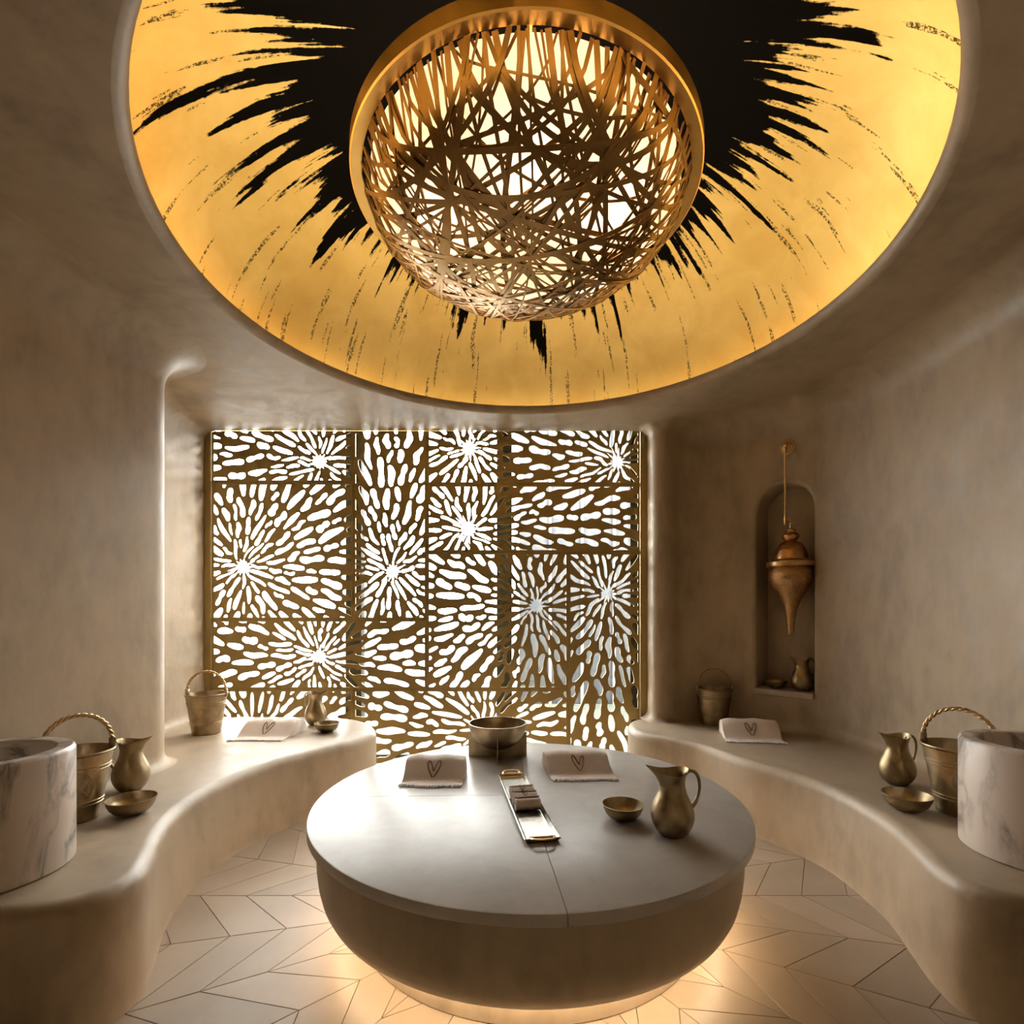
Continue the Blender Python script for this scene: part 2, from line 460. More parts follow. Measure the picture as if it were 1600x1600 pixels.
# ceiling with its round opening and rounded lip
RO = 1.62                     # opening radius
DCX, DCY = .10, 2.60
def ceiling():
    V, F = [], []
    edge = [ring_at(i, 'cove', 1)[:2] for i in range(NO)]
    # straight run above the screen
    a, b = np.array(edge[-1]), np.array(edge[0])
    outer = list(edge) + [tuple(a+(b-a)*t) for t in np.linspace(0,1,14)[1:-1]]
    NC = 128; lip = .045
    circ = [(DCX+(RO+lip)*math.cos(2*PI*k/NC), DCY+(RO+lip)*math.sin(2*PI*k/NC)) for k in range(NC)]
    no = len(outer)
    vs, es, fs, ov, oe, of = delaunay_2d_cdt([Vector(p) for p in outer+circ], [], [list(range(no)), list(range(no, no+NC))], 1, 1e-6)
    for v in vs: V.append((v[0], v[1], CEIL))
    for f, o in zip(fs, of):
        if 1 in o: continue
        F.append(tuple(f))
    b0 = len(V)
    prof = [(RO+lip*(1-math.sin(t*PI/2)), CEIL+lip*(1-math.cos(t*PI/2))) for t in (0,.2,.4,.6,.8,1)] + [(RO+.01, CEIL+.055),(RO+.03, CEIL+.055),(RO+.03,CEIL+.02),(RO+.26,CEIL+.02),(RO+.26,CEIL+.12)]
    for r, z in prof:
        for k in range(NC): V.append((DCX+r*math.cos(2*PI*k/NC), DCY+r*math.sin(2*PI*k/NC), z))
    for j in range(len(prof)-1):
        for i in range(NC):
            k = (i+1) % NC
            F.append((b0+j*NC+i, b0+j*NC+k, b0+(j+1)*NC+k, b0+(j+1)*NC+i))
    return mesh('ceiling', V, F, True, 50)
ceil = add('ceiling', ceiling(), M['plaster'], kind='structure')
RD, HD, ZD = RO+.25, 1.0, CEIL+.03
dp = [(RD*math.cos(t), HD*math.sin(t)) for t in np.linspace(0, PI/2-.0005, 40)]
dome = add('dome', lathe('dome', dp, 128, 60, cap=False), M['dome'], parent=ceil, loc=(DCX,DCY,ZD), label='gold leaf dome with torn black rays from its middle')
add('light_strip', lathe('dome_led', [(RO+.10,.0),(RO+.14,.0),(RO+.14,.012),(RO+.10,.012),(RO+.10,.0)], 96, 30, cap=False), M['led_dome'], parent=ceil, loc=(DCX,DCY,CEIL+.022), label='warm light strip hidden behind the ceiling lip')

# floor: slab with recessed joints, rays of chevron tiles
fv, ff = box_vf(-3.2, 3.0, -1.3, 4.95, -.10, -.006)
floor = add('floor', mesh('floor', fv, ff, False), M['joint'], kind='structure')
NW = 26; dA = 2*PI/NW; SPC, RISE, R0 = .225, .28, .205; A0 = PI
def inside_room(x, y): return -2.6 < x < 2.6 and .2 < y < 4.6
ntile = 0
for wdg in range(NW):
    a0 = A0+wdg*dA; a1 = a0+dA
    def rad(s, k):              # s = index of spoke; odd spokes are valleys
        return R0+SPC*k+(RISE if s % 2 == 0 else 0)
    for k in range(1, 12):
        q = [(a0, rad(wdg, k)), (a0, rad(wdg, k+1)), (a1, rad(wdg+1, k+1)), (a1, rad(wdg+1, k))]
        P = np.array([(CX+r*math.cos(a), CY+r*math.sin(a)) for a, r in q])
        rm = np.mean([r for _, r in q]); c = P.mean(0)
        if rm < .6 or rm > 2.5: continue
        if rm > 1.95 and not (c[1] < 1.75 and abs(c[0]) < 1.9): continue
        if c[1] > 4.55: continue
        # inset for a joint of about 4 mm
        I = []
        for t in range(4):
            p = P[t]; e1 = P[t-1]-p; e2 = P[(t+1)%4]-p; e1 /= np.linalg.norm(e1); e2 /= np.linalg.norm(e2)
            s_ = abs(e1[0]*e2[1]-e1[1]*e2[0]); I.append(p+(e1+e2)*.0011/max(s_, .25))
        ch = .0015
        V = [(p[0]-c[0], p[1]-c[1], -.018) for p in I]+[(p[0]-c[0], p[1]-c[1], -ch) for p in I]
        for p in I:
            d = (c-p); d = d/np.linalg.norm(d)*ch*1.5; V.append((p[0]+d[0]-c[0], p[1]+d[1]-c[1], 0))
        F = [(3,2,1,0)]+[(i,(i+1)%4,4+(i+1)%4,4+i) for i in range(4)]+[(4+i,4+(i+1)%4,8+(i+1)%4,8+i) for i in range(4)]+[(8,9,10,11)]
        me = mesh('tile', V, F, False); fixn(me)
        add('tile', me, M['tile'], parent=floor, loc=(c[0],c[1],0)); ntile += 1

# ------------------------------------------------------------------ outside the window
g = box_vf(-14, 14, 9.8, 40, -.25, -.12)
tag(add('terrace_paving', mesh('terrace_paving', *g, smooth=False), M['paving']), 'pale paved ground outside behind the perforated screen', 'paving')
g = box_vf(-14, 14, 5.1, 9.8, -.25, -.12)
tag(add('planted_ground', mesh('planted_ground', *g, smooth=False), M['lawn']), 'dim green planted ground just outside the low part of the screen', 'garden')
fac = thing('clad_facade', 'grey blue panelled facade outside behind the right half of the screen', 'building', (0,8.5,-.12))
for k in range(8):
    x0 = .10+k*.52
    add('cladding_panel', box('cp', x0+.02, x0+.50, 0, .2, 0, 4.6, .01), M['clad'], parent=fac)
    add('white_batten', box('wb', x0+.50, x0+.54, -.05, .18, 0, 4.6, .005), M['clad_white'], parent=fac)
# window behind the screen
WY = 4.98
def wx(px, Y=WY): return (px-800)/FPX*Y
win = add('window_1', join('window_1', [box_vf(-3.2,1.6,WY,WY+.10,-.10,.02), box_vf(-3.2,1.6,WY,WY+.10,3.22,3.4), box_vf(-3.2,-3.0,WY,WY+.1,0,3.3), box_vf(1.13,1.6,WY,WY+.1,0,3.3)]), M['dark'], kind='structure')
for a, b in ((541,566),(776,800)):
    add('mullion', box('mullion', wx(a), wx(b), WY-.03, WY+.10, .02, 3.22, .006), M['dark'], parent=win)
for x0, x1 in ((-3.0,wx(541)),(wx(566),wx(776)),(wx(800),1.13)):
    add('pane', box('pane', x0, x1, WY+.045, WY+.053, .02, 3.22), M['glass'], parent=win)
# reveal that closes the gap between screen and window
add('reveal', join('reveal', [box_vf(-3.3,1.65,4.50,WY,3.25,3.3), box_vf(-3.12,-3.02,4.3,WY,-.1,3.3), box_vf(1.45,1.54,4.56,WY,-.1,3.3)]), M['dark'], parent=win)

# ------------------------------------------------------------------ perforated screen
def sxp(px): return (px-800)/FPX*SY
def szp(py): return CAMZ+(HY-py)/FPX*SY
panels = [ # x0,x1,y0,y1 in seam rows of the screen, burst centre
 (331,552,664,754,(499,722)), (331,552,754,968,(380,886)), (552,667,664,968,(613,893)), (331,667,968,1077,(499,1026)),
 (331,552,1077,1203,(405,1158)), (552,888,1077,1203,(762,1142)), (667,782,664,757,(733,700)), (782,1000,664,757,(964,722)),
 (667,1000,757,863,(731,826)), (667,888,863,1077,(838,947)), (888,1000,863,1203,(949,928))]
TH = .010
def petals(x0, x1, z0, z1, c, seed):
    r_ = np.random.default_rng(seed); rp = random.Random(seed); res = []
    K = 7; tt = np.linspace(-.5, .5, K)
    SP, WD, DIR, ZW = [], [], [], []
    ctr = np.linspace(0, 2*PI, 16, endpoint=False)
    pts = np.vstack([np.stack([c[0]+.055*np.cos(ctr), c[1]+.055*np.sin(ctr)], 1), c[None]]); rads = np.r_[np.full(16, .008), .05]
    fixed = len(pts)
    buf = np.zeros((6000, 2)); rb = np.zeros(6000); buf[:fixed] = pts; rb[:fixed] = rads; n_ = fixed
    def tryadd(p, L, wd_, gap, wob):
        nonlocal n_
        d = p-c; rr = math.hypot(d[0], d[1])
        e_ = buf[:n_]-p
        if (np.einsum('ij,ij->i', e_, e_) < (rb[:n_]+wd_*.5+gap)**2).any(): return
        d = d/rr; th = rp.gauss(0, .10 + .015/max(rr,.08)); d = np.array([d[0]*math.cos(th)-d[1]*math.sin(th), d[0]*math.sin(th)+d[1]*math.cos(th)])
        nrm = np.array([-d[1], d[0]])
        bend = wob*np.sin(tt*2*PI*rp.uniform(.5,1.1)+rp.uniform(0,6.3))
        sp = p+np.outer(tt*(L-wd_), d)+np.outer(bend, nrm)
        D = np.linalg.norm(sp[:,None]-buf[None,:n_], axis=2)-rb[None,:n_]
        if D.min() < wd_/2+gap: return
        buf[n_:n_+K] = sp; rb[n_:n_+K] = wd_/2; n_ += K
        SP.append(sp); WD.append(wd_); DIR.append(d)
    def size(rr):
        f = min(1, max(0, (rr-.08)/.55))
        return .13+.02*f, .022+.034*f, .0085+.0125*f
    area = (x1-x0+.12)*(z1-z0+.12)
    for stage, (n, fl) in enumerate(((1500, 1.0), (int(2600*area), 1.0), (int(2600*area), .74), (int(2800*area), .5))):
        for _ in range(n):
            if stage == 0:
                rr = .07+.32*rp.random(); a = rp.uniform(0, 2*PI); p = c+rr*np.array([math.cos(a), math.sin(a)])
            else:
                p = np.array([rp.uniform(x0-.06, x1+.06), rp.uniform(z0-.06, z1+.06)])
            if not (x0-.06 < p[0] < x1+.06 and z0-.06 < p[1] < z1+.06): continue
            rr = math.hypot(p[0]-c[0], p[1]-c[1])
            if rr < .07: continue
            L, W, G = size(rr); L *= rp.uniform(.75, 1.35)*(.5+.5*fl); W *= rp.uniform(.8, 1.12)*(.4+.6*fl)
            tryadd(p, L, W, G, rp.uniform(0, .012))
    # let every petal grow into the room left around it
    m = len(SP)
    for it in range(2):
        for q in range(m):
            sl_ = slice(fixed+q*K, fixed+q*K+K)
            cen = SP[q].mean(0); G = size(math.hypot(*(cen-c)))[2]
            mask = np.ones(n_, bool); mask[sl_] = False
            e_ = buf[:n_]-cen; mask &= (np.einsum('ij,ij->i', e_, e_) < .09)
            ob, orad = buf[:n_][mask], rb[:n_][mask]
            for end, sg in ((-1, 1), (0, -1)):          # lengthen either end
                for _ in range(3):
                    e2 = SP[q][end]+DIR[q]*sg*.014
                    if len(ob) and (np.linalg.norm(ob-e2, axis=1)-orad).min() < WD[q]/2+G: break
                    w_ = (tt+.5 if sg > 0 else .5-tt)[:,None]
                    SP[q] = SP[q]+DIR[q]*sg*.014*w_
            if len(ob):
                cl = (np.linalg.norm(SP[q][:,None]-ob[None], axis=2)-orad[None]).min()-WD[q]/2-G
                WD[q] = WD[q]+max(0, min(cl*1.1, WD[q]*.22))
            buf[sl_] = SP[q]; rb[sl_] = WD[q]/2
    N = 26; O = []
    for k in range(N):
        a = 2*PI*k/N; rr = (.105*rp.uniform(.55,1.5) if k % 2 == 0 else .048*rp.uniform(.8,1.2))
        O.append(c+rr*np.array([math.cos(a), math.sin(a)]))
    res.append(np.array(O))
    for sp, wd_, d in zip(SP, WD, DIR):
        nrm = np.array([-d[1], d[0]]); N = 26 if wd_ > .03 else 18
        dumb = rp.choice([0, 0, 0, .25, -.15, .35, .5]); lop = rp.uniform(-.22,.22); O = []
        for k in range(N):
            a = 2*PI*k/N; cs = math.cos(a)
            ix = (cs*.5+.5)*(K-1); j = min(int(ix), K-2); f = ix-j
            base = sp[j]*(1-f)+sp[j+1]*f+d*(wd_/2)*cs*abs(cs)**2
            hw = wd_/2*math.copysign(abs(math.sin(a))**.62, math.sin(a))
            hw *= 1-dumb*math.cos(cs*PI*1.2)*.6+lop*cs
            O.append(base+nrm*hw)
        res.append(np.array(O))
    return res
def clip(poly, x0, x1, z0, z1):
    P = [tuple(p) for p in poly]
    for ax, v, sg in ((0,x0,1),(0,x1,-1),(1,z0,1),(1,z1,-1)):
        Q = []
        for i in range(len(P)):
            a, b = P[i-1], P[i]; da, db = (a[ax]-v)*sg, (b[ax]-v)*sg
            if da >= 0 and db >= 0: Q.append(b)
            elif da >= 0 > db or da < 0 <= db:
                t = da/(da-db); c = [a[0]+(b[0]-a[0])*t, a[1]+(b[1]-a[1])*t]; c[ax] = v; Q.append(tuple(c))
                if db >= 0: Q.append(b)
        P = Q
        if len(P) < 3: return None
    Q = [P[0]]
    for p in P[1:]:
        if math.hypot(p[0]-Q[-1][0], p[1]-Q[-1][1]) > 1e-4: Q.append(p)
    if len(Q) > 2 and math.hypot(Q[0][0]-Q[-1][0], Q[0][1]-Q[-1][1]) < 1e-4: Q.pop()
    if len(Q) < 3: return None
    A = .5*abs(sum(Q[i-1][0]*Q[i][1]-Q[i][0]*Q[i-1][1] for i in range(len(Q))))
    return Q if A > 5e-5 else None
def panel_mesh(x0, x1, z0, z1, c, seed):
    gp = .0018; mg = .020
    outer = [(x0+gp,z0+gp),(x1-gp,z0+gp),(x1-gp,z1-gp),(x0+gp,z1-gp)]
    pts = [Vector(p) for p in outer]; faces = [[0,1,2,3]]
    for O in petals(x0, x1, z0, z1, np.array(c), seed):
        Q = clip(O, x0+mg, x1-mg, z0+mg, z1-mg)
        if Q is None: continue
        b = len(pts); pts += [Vector(q) for q in Q]; faces.append(list(range(b, len(pts))))
    vs, es, fs, ov, oe, of = delaunay_2d_cdt(pts, [], faces, 1, 1e-5)
    T = [tuple(f) for f, o in zip(fs, of) if list(o) == [0]]
    n = len(vs)
    V = [(v[0], -TH/2, v[1]) for v in vs]+[(v[0], TH/2, v[1]) for v in vs]
    F = list(T)+[tuple(i+n for i in reversed(t)) for t in T]
    cnt = {}
    for t in T:
        for i in range(3):
            a, b = t[i], t[(i+1)%3]; cnt[(a,b)] = 1
    for (a, b) in cnt:
        if (b, a) not in cnt: F.append((a, a+n, b+n, b))
    me = mesh('screen_panel', V, F, False); return fixn(me)
scr = thing('perforated_screen', 'gold metal screen of panels cut with starburst petal holes before the window', 'screen', (0,SY,0))
for i, (a, b, y0, y1, c) in enumerate(panels):
    add('perforated_panel', panel_mesh(sxp(a), sxp(b), max(szp(y1), .0), szp(y0), (sxp(c[0]), szp(c[1])), 40+i), M['screen'], parent=scr)
ft = szp(664)
def fr(name, x0, x1, z0, z1, y0=-.02, y1=.045): add(name, box(name, x0, x1, y0, y1, z0, z1, .003), M['screen'], parent=scr)
fr('frame_stile', -3.02, sxp(331)-.001, 0, ft); fr('frame_stile', sxp(1000)+.001, 1.42, 0, ft)
fr('frame_rail', -3.02, 1.42, ft+.001, ft+.22)
# slim bars behind the seams
def bar(x0, x1, z0, z1): fr('backing_bar', x0, x1, z0, z1, .006, .035)
bw = .014
for px, y0, y1 in ((552,664,968),(552,1077,1203),(667,664,1077),(782,664,757),(888,863,1203)):
    bar(sxp(px)-bw, sxp(px)+bw, max(0,szp(y1))+bw*1.01, szp(y0)-bw*1.01)
for py, a, b in ((754,331,552),(968,331,667),(1077,331,888),(757,667,1000),(863,667,1000)):
    bar(sxp(a)+.001, sxp(b)-.001, szp(py)-bw, szp(py)+bw)

# ------------------------------------------------------------------ benches
def bench(name, front, back, label):
    N = 150
    Fc = spline(front, N); Bc = spline(back, N)
    t = np.gradient(Fc, axis=0); t /= np.linalg.norm(t, axis=1)[:,None]
    inn = np.stack([-t[:,1], t[:,0]], 1)
    mid = N//2
    if (Bc[mid]-Fc[mid]) @ inn[mid] < 0: inn = -inn
    re = .055
    V, F = [], []
    prof = [(.0,0),(.004,.02),(0,.05),(0,.2),(0,BZ-re)]+[(re*(1-math.cos(a)), BZ-re+re*math.sin(a)) for a in np.linspace(0,PI/2,7)[1:]]
    nb = 6
    for o, z in prof:
        for i in range(N):
            p = Fc[i]+inn[i]*o; V.append((p[0], p[1], z))
    for j in range(1, nb+1):
        s = j/nb
        for i in range(N):
            p = (Fc[i]+inn[i]*re)*(1-s)+Bc[i]*s; V.append((p[0], p[1], BZ))
    R = len(prof)+nb
    for j in range(R-1):
        for i in range(N-1): F.append((j*N+i, j*N+i+1, (j+1)*N+i+1, (j+1)*N+i))
    me = mesh(name, V, F, True, 60); fixn(me)
    o = add(name, me, M['bench']); tag(o, label, 'bench'); return o
bench('plaster_bench',
  [(-1.50,4.625),(-1.36,4.56),(-1.17,4.36),(-1.07,4.08),(-1.13,3.83),(-1.37,3.46),(-1.53,3.16),(-1.60,2.85),(-1.585,2.52),(-1.505,2.26),(-1.39,2.02),(-1.335,1.87),(-1.36,1.74),(-1.46,1.655),(-1.65,1.62),(-2.0,1.605),(-2.44,1.60)],
  [(-1.55,4.635),(-1.85,4.635),(-2.2,4.635),(-2.80,4.635),(-2.84,4.35),(-2.84,4.0),(-2.80,3.60),(-2.66,3.36),(-2.45,3.22),(-2.32,3.14),(-2.27,3.0),(-2.30,2.7),(-2.36,2.2),(-2.40,2.0),(-2.42,1.8),(-2.43,1.65),(-2.44,1.62)],
  'curved pale plaster bench on the left running up to the screen')
bench('plaster_bench',
  [(1.17,4.62),(1.02,4.5),(.955,4.25),(1.0,4.02),(1.30,3.70),(1.47,3.28),(1.60,3.04),(1.69,2.80),(1.70,2.51),(1.675,2.30),(1.61,2.09),(1.565,1.93),(1.56,1.80),(1.63,1.71),(1.80,1.67),(2.1,1.655),(2.45,1.65)],
  [(1.22,4.63),(1.32,4.62),(1.42,4.62),(1.60,4.63),(1.80,4.58),(1.97,4.47),(2.16,4.30),(2.36,4.07),(2.45,3.92),(2.52,3.60),(2.54,3.2),(2.54,2.8),(2.54,2.4),(2.53,2.1),(2.53,1.9),(2.53,1.75),(2.54,1.68)],
  'curved plaster bench on the right below the arched niche')

# ------------------------------------------------------------------ round stone table
TZ = .50
tb = thing('hammam_table', 'large round grey stone slab table with glowing base in the middle', 'table', (CX-.008,CY-.02,0))
def slab(a0, a1):
    R, t, bv = 1.0, .042, .006; n = max(8, int((a1-a0)/(2*PI)*144))
    g_ = .0012
    prof = [(R-.004, TZ-t), (R, TZ-t+.004), (R, TZ-bv), (R-bv*.3, TZ-bv*.3), (R-bv, TZ)]
    V, F = [], []
    cdir = ((a0+a1)/2); cc = (g_*1.5*math.cos(cdir), g_*1.5*math.sin(cdir))
    for r, z in prof:
        for i in range(n+1):
            e = g_/r; a = a0+e+(a1-a0-2*e)*i/n; V.append((r*math.cos(a), r*math.sin(a), z))
    for j in range(len(prof)-1):
        for i in range(n): q = j*(n+1)+i; F.append((q, q+1, q+n+2, q+n+1))
    top = (len(prof)-1)*(n+1)
    V.append((*cc, TZ)); ct = len(V)-1; V.append((*cc, TZ-t)); cb = len(V)-1
    for i in range(n): F.append((top+i, top+i+1, ct)); F.append((i+1, i, cb))
    F.append((ct, top)+tuple(j*(n+1) for j in range(len(prof)-2, -1, -1))+(cb,))
    F.append((cb,)+tuple(j*(n+1)+n for j in range(len(prof)))+(ct,))
    me = mesh('slab_piece', V, F, True, 30); return me
def deg(d): return math.radians(d)
for a, b in ((182,275),(275,452),(92,182)): add('slab_piece', slab(deg(a), deg(b)), M['stone'], parent=tb)
bp = [(.0,TZ-.044),(.955,TZ-.044),(.960,TZ-.06),(.962,TZ-.12),(.960,.31),(.953,.25),(.940,.198),(.922,.163),(.907,.149),(.897,.147),(0,.147)]
add('body', lathe('table_body', bp, 128, 40), M['body'], parent=tb)
add('plinth', lathe('table_plinth', [(0,0),(.785,0),(.79,.004),(.79,.146),(0,.146)], 96, 40), M['bench'], parent=tb)
add('light_strip', lathe('table_led', [(.845,.134),(.860,.134),(.860,.146),(.845,.146),(.845,.134)], 96, 30, cap=False), M['led_table'], parent=tb)

# ------------------------------------------------------------------ chandelier
RR, RZ, RH = .81, 3.405, .405
ch = thing('woven_bowl_chandelier', 'large gold bowl chandelier of woven metal ribbons under the dome', 'chandelier', (CX-.02,CY,RZ))
add('rim', lathe('ch_rim', [(RR-.042,-.012),(RR+.006,-.016),(RR+.012,-.010),(RR+.012,.055),(RR+.004,.06),(RR-.02,.06),(RR-.02,.0),(RR-.042,-.002),(RR-.042,-.012)], 128, 30, cap=False), M['rim'], parent=ch)
def bowl_z(rho, R=RR-.045, H=RH): return -H*math.sqrt(max(0, 1-min(1, rho/R)**2))**1.0
dif = lathe('ch_diffuser', [((RR-.080)*math.cos(t), .006-(RH-.030)*math.sin(t)) for t in np.linspace(0, PI/2-.001, 28)], 96, 60, cap=False)
add('diffuser', dif, M['diffuser'], parent=ch, label='cream glowing inner bowl')
def ribbon(p0, p1, bend, width, lift):
    """strip laid on the bowl above a bent chord of the unit disc"""
    n = 26; R = RR-.055
    P = []
    p0, p1 = np.array(p0), np.array(p1); d = p1-p0; nn = np.array([-d[1], d[0]])
    for i in range(n+1):
        t = i/n; q = p0+d*t+nn*bend*4*t*(1-t)
        rho = np.linalg.norm(q)
        if rho > 1: q = q/rho; rho = 1
        P.append(q)
    P = np.array(P)
    C3, N3_ = [], []
    for q in P:
        rho = min(.9995, np.linalg.norm(q)); z = -RH*math.sqrt(1-rho*rho)
        pos = Vector((q[0]*R, q[1]*R, z)); nr = Vector((q[0]/R, q[1]/R, z/(RH*RH))).normalized()
        C3.append(pos+nr*lift); N3_.append(nr)
    V, F = [], []; th = .0022
    for i in range(n+1):
        t = (C3[min(i+1,n)]-C3[max(i-1,0)]).normalized(); s = t.cross(N3_[i]).normalized()
        for a, b in ((-1,-1),(1,-1),(1,1),(-1,1)): V.append(C3[i]+s*a*width/2+N3_[i]*b*th/2)
    for i in range(n):
        for k in range(4): F.append((i*4+k, i*4+(k+1)%4, (i+1)*4+(k+1)%4, (i+1)*4+k))
    F.append((3,2,1,0)); F.append(tuple(n*4+k for k in range(4)))
    me = mesh('ribbon', V, F, True, 30); return fixn(me)
rr_ = random.Random(5)
offs = [.04+.86*(i+.5)/150 for i in range(150)]; rr_.shuffle(offs)
for k in range(150):
    a = k*2.39996+rr_.uniform(-.12,.12); span = 2*math.acos(offs[k])
    b = a+span
    p0 = (math.cos(a), math.sin(a)); p1 = (math.cos(b), math.sin(b))
    me = ribbon(p0, p1, rr_.uniform(-.13,.13), rr_.choice([.009,.012,.016,.020,.024]), rr_.uniform(-.008,.016))
    add('ribbon', me, M['ribbon'], parent=ch)
apex = ZD+HD-RZ
add('stem', tube('ch_stem', [(0,0,.0),(0,0,apex-.03)], .018, 12), M['rim'], parent=ch)
add('spoke_hub', join('ch_spokes', [tube_vf([(RR*math.cos(a)*.97,RR*math.sin(a)*.97,.03),(0,0,.03)], .008, 8) for a in (0,PI/2,PI,3*PI/2)]), M['rim'], parent=ch)
add('ceiling_rose', lathe('ch_rose', [(0,apex-.06),(.07,apex-.05),(.08,apex-.02),(0,apex-.012)], 32), M['rim'], parent=ch)
for k, (x, y, z) in enumerate(((-.33,-.20,-.12),(.33,-.22,-.12),(.0,.36,-.12),(.02,-.40,-.12),(-.40,.22,-.12),(.40,.22,-.12))):
    L = bpy.data.lights.new('chandelier_bulb', 'POINT'); lo = bpy.data.objects.new('bulb_light', L); col.objects.link(lo)
    L.energy = 7.0; L.color = (1, .82, .60); L.shadow_soft_size = .05; lo.parent = ch; lo.location = (x, y, z)

# ------------------------------------------------------------------ marble basins
basin_me = lathe('basin', [(0,0),(.242,0),(.249,.006),(.25,.02),(.25,.415),(.247,.424),(.240,.43),(.198,.43),(.191,.426),(.188,.418),(.186,.12),(.16,.08),(.09,.065),(0,.06)], 96, 40)
def basin(loc, rz, label):
    o = add('marble_basin', basin_me, M['marble'], loc=loc, rot=(0,0,rz)); tag(o, label, 'basin', 'marble water basins on the benches')
basin((-1.895,1.88,BZ), .4, 'veined marble basin at the near end of the left bench')
basin((2.055,2.02,BZ), 2.6, 'veined marble basin at the near end of the right bench')

# ------------------------------------------------------------------ brass vessels
def jug_mesh():
    def fn(p, a):
        x, y, z = p; r = math.hypot(x, y)
        if z > .185 and r > .02:
            h = min(1, (z-.185)/.075); w_ = max(0, math.cos(a-PI))**5*h**1.6
            dip = max(0, math.cos(a-PI))**1*h*h
            x -= .050*w_; z += .020*w_ - .010*math.sin(a)**2*h*h
            y *= 1-.30*w_
            z += .006*max(0, math.cos(a))*h*h
        return (x, y, z)
    prof = [(0,.002),(.040,.002),(.046,0),(.052,.006),(.066,.022),(.078,.045),(.084,.070),(.084,.092),(.078,.116),(.067,.142),(.056,.166),(.050,.188),(.048,.206),(.050,.226),(.055,.244),(.061,.258),(.060,.2595),(.052,.243),(.047,.225),(.045,.206),(.047,.188),(.053,.166),(.064,.142),(.075,.116),(.080,.092),(.075,.05),(.05,.02),(0,.012)]
    return lathe('jug_body', prof, 48, 60, fn)
JB = jug_mesh()
JH = tube('jug_handle', spline([(.050,0,.236),(.066,0,.252),(.092,0,.246),(.108,0,.215),(.108,0,.172),(.096,0,.132),(.078,0,.106)], 22), [.0075]*4+[.0065]*14+[.008]*4, 10, flat=.75, up=Vector((0,1,0)))
def jug(loc, rz, label, s=1.0):
    t = thing('brass_jug', label, 'jug', loc, rz, 'aged brass jugs'); t.scale = (s,s,s)
    add('body', JB, M['brass'], parent=t); add('handle', JH, M['brass'], parent=t)
BOWL = lathe('brass_bowl', [(0,0),(.038,0),(.046,.003),(.066,.014),(.083,.032),(.092,.052),(.096,.068),(.0985,.070),(.0985,.073),(.095,.073),(.0935,.068),(.089,.052),(.080,.034),(.063,.018),(.044,.009),(0,.007)], 48, 50)
def bowl(loc, label, s=1.0):
    o = add('brass_bowl', BOWL, M['brass'], loc=loc); o.scale = (s,s,s); tag(o, label, 'bowl', 'aged brass bowls')
def bucket_meshes(R, rb, H, rope):
    def pr(z): return rb+(R-rb)*(z/H)
    prof = [(0,.014),(rb-.012,.014),(rb-.012,0),(rb-.002,0),(rb+.002,.004),(pr(.02),.022)]
    for zb in (.24, .29, .74, .79):
        z = zb*H; prof += [(pr(z-.004),z-.004),(pr(z)+.003,z-.002),(pr(z)+.003,z+.002),(pr(z+.004),z+.004)]
    prof += [(pr(H)-.001,H-.012),(R+.005,H-.008),(R+.007,H-.002),(R+.005,H+.002),(R-.001,H+.002),(R-.004,H-.01),(pr(.02)-.004,.024),(0,.022)]
    body = lathe('bucket_body', prof, 56, 40)
    hh = R*1.05
    arc_ = [(R*.99*math.cos(a), 0, H+.02+max(0, math.sin(a))*hh) for a in np.linspace(PI, 0, 61)]
    if rope:
        parts = []
        for ph in (0, PI):
            pts = []
            for i, p in enumerate(arc_):
                a = PI-PI*i/60; tw = i*.85+ph; rad = .0048
                n1 = Vector((math.cos(a), 0, math.sin(a))); n2 = Vector((0,1,0))
                pts.append(Vector(p)+n1*rad*math.cos(tw)+n2*rad*math.sin(tw))
            parts.append(tube_vf(pts, .0062, 7, up=Vector((0,1,0))))
        hd = join('bucket_handle', parts, 60)
    else: hd = tube('bucket_handle', arc_[::2], .0042, 8, up=Vector((0,1,0)))
    lug = box('bucket_lug', -.012, .012, -.014, .014, -.030, .032, .005)
    return body, hd, lug
def bucket(loc, rz, label, R, rb, H, rope, medallion=False):
    t = thing('brass_bucket', label, 'bucket', loc, rz, 'engraved brass buckets')
    b, h, l = bucket_meshes(R, rb, H, rope)
    bd = add('body', b, M['brass'], parent=t); add('handle', h, M['polished'] if rope else M['brass'], parent=t)
    for s in (-1, 1): add('lug', l, M['brass'], parent=t, loc=(s*(R-.002),0,H+.004))
    if medallion is not False:
        parts = []
        for q in range(4):
            pts = []
            for i in range(65):
                u = 2*PI*i/64; 
                if q == 0: a_, zz = .30*math.sin(2*u), .045*math.sin(3*u+.6)
                elif q == 1: a_, zz = .22*math.sin(3*u+.4), .055*math.cos(2*u)
                elif q == 2: a_, zz = .36*math.cos(u), .060*math.sin(u)
                else: a_, zz = .16*math.cos(u), .026*math.sin(u)
                z = H*.52+zz; r = rb+(R-rb)*z/H+.0005; aa = medallion+a_
                pts.append((r*math.cos(aa), r*math.sin(aa), z))
            parts.append(tube_vf(pts[:-1], .0018, 5, True))
        add('medallion', join('medallion', parts, 80), M['brass'], parent=bd, label='raised knotwork medallion')

# left bench, near end
bucket((-1.965,2.36,BZ), .95, 'brass bucket with rope handle behind the left marble basin', .132, .078, .31, True, -1.65)
jug((-2.005,2.745,BZ), PI+.1, 'brass jug on the left bench between rope handled bucket and pillar', 1.02)
bowl((-1.765,2.42,BZ), 'brass bowl on the left bench near the marble basin', 1.04)
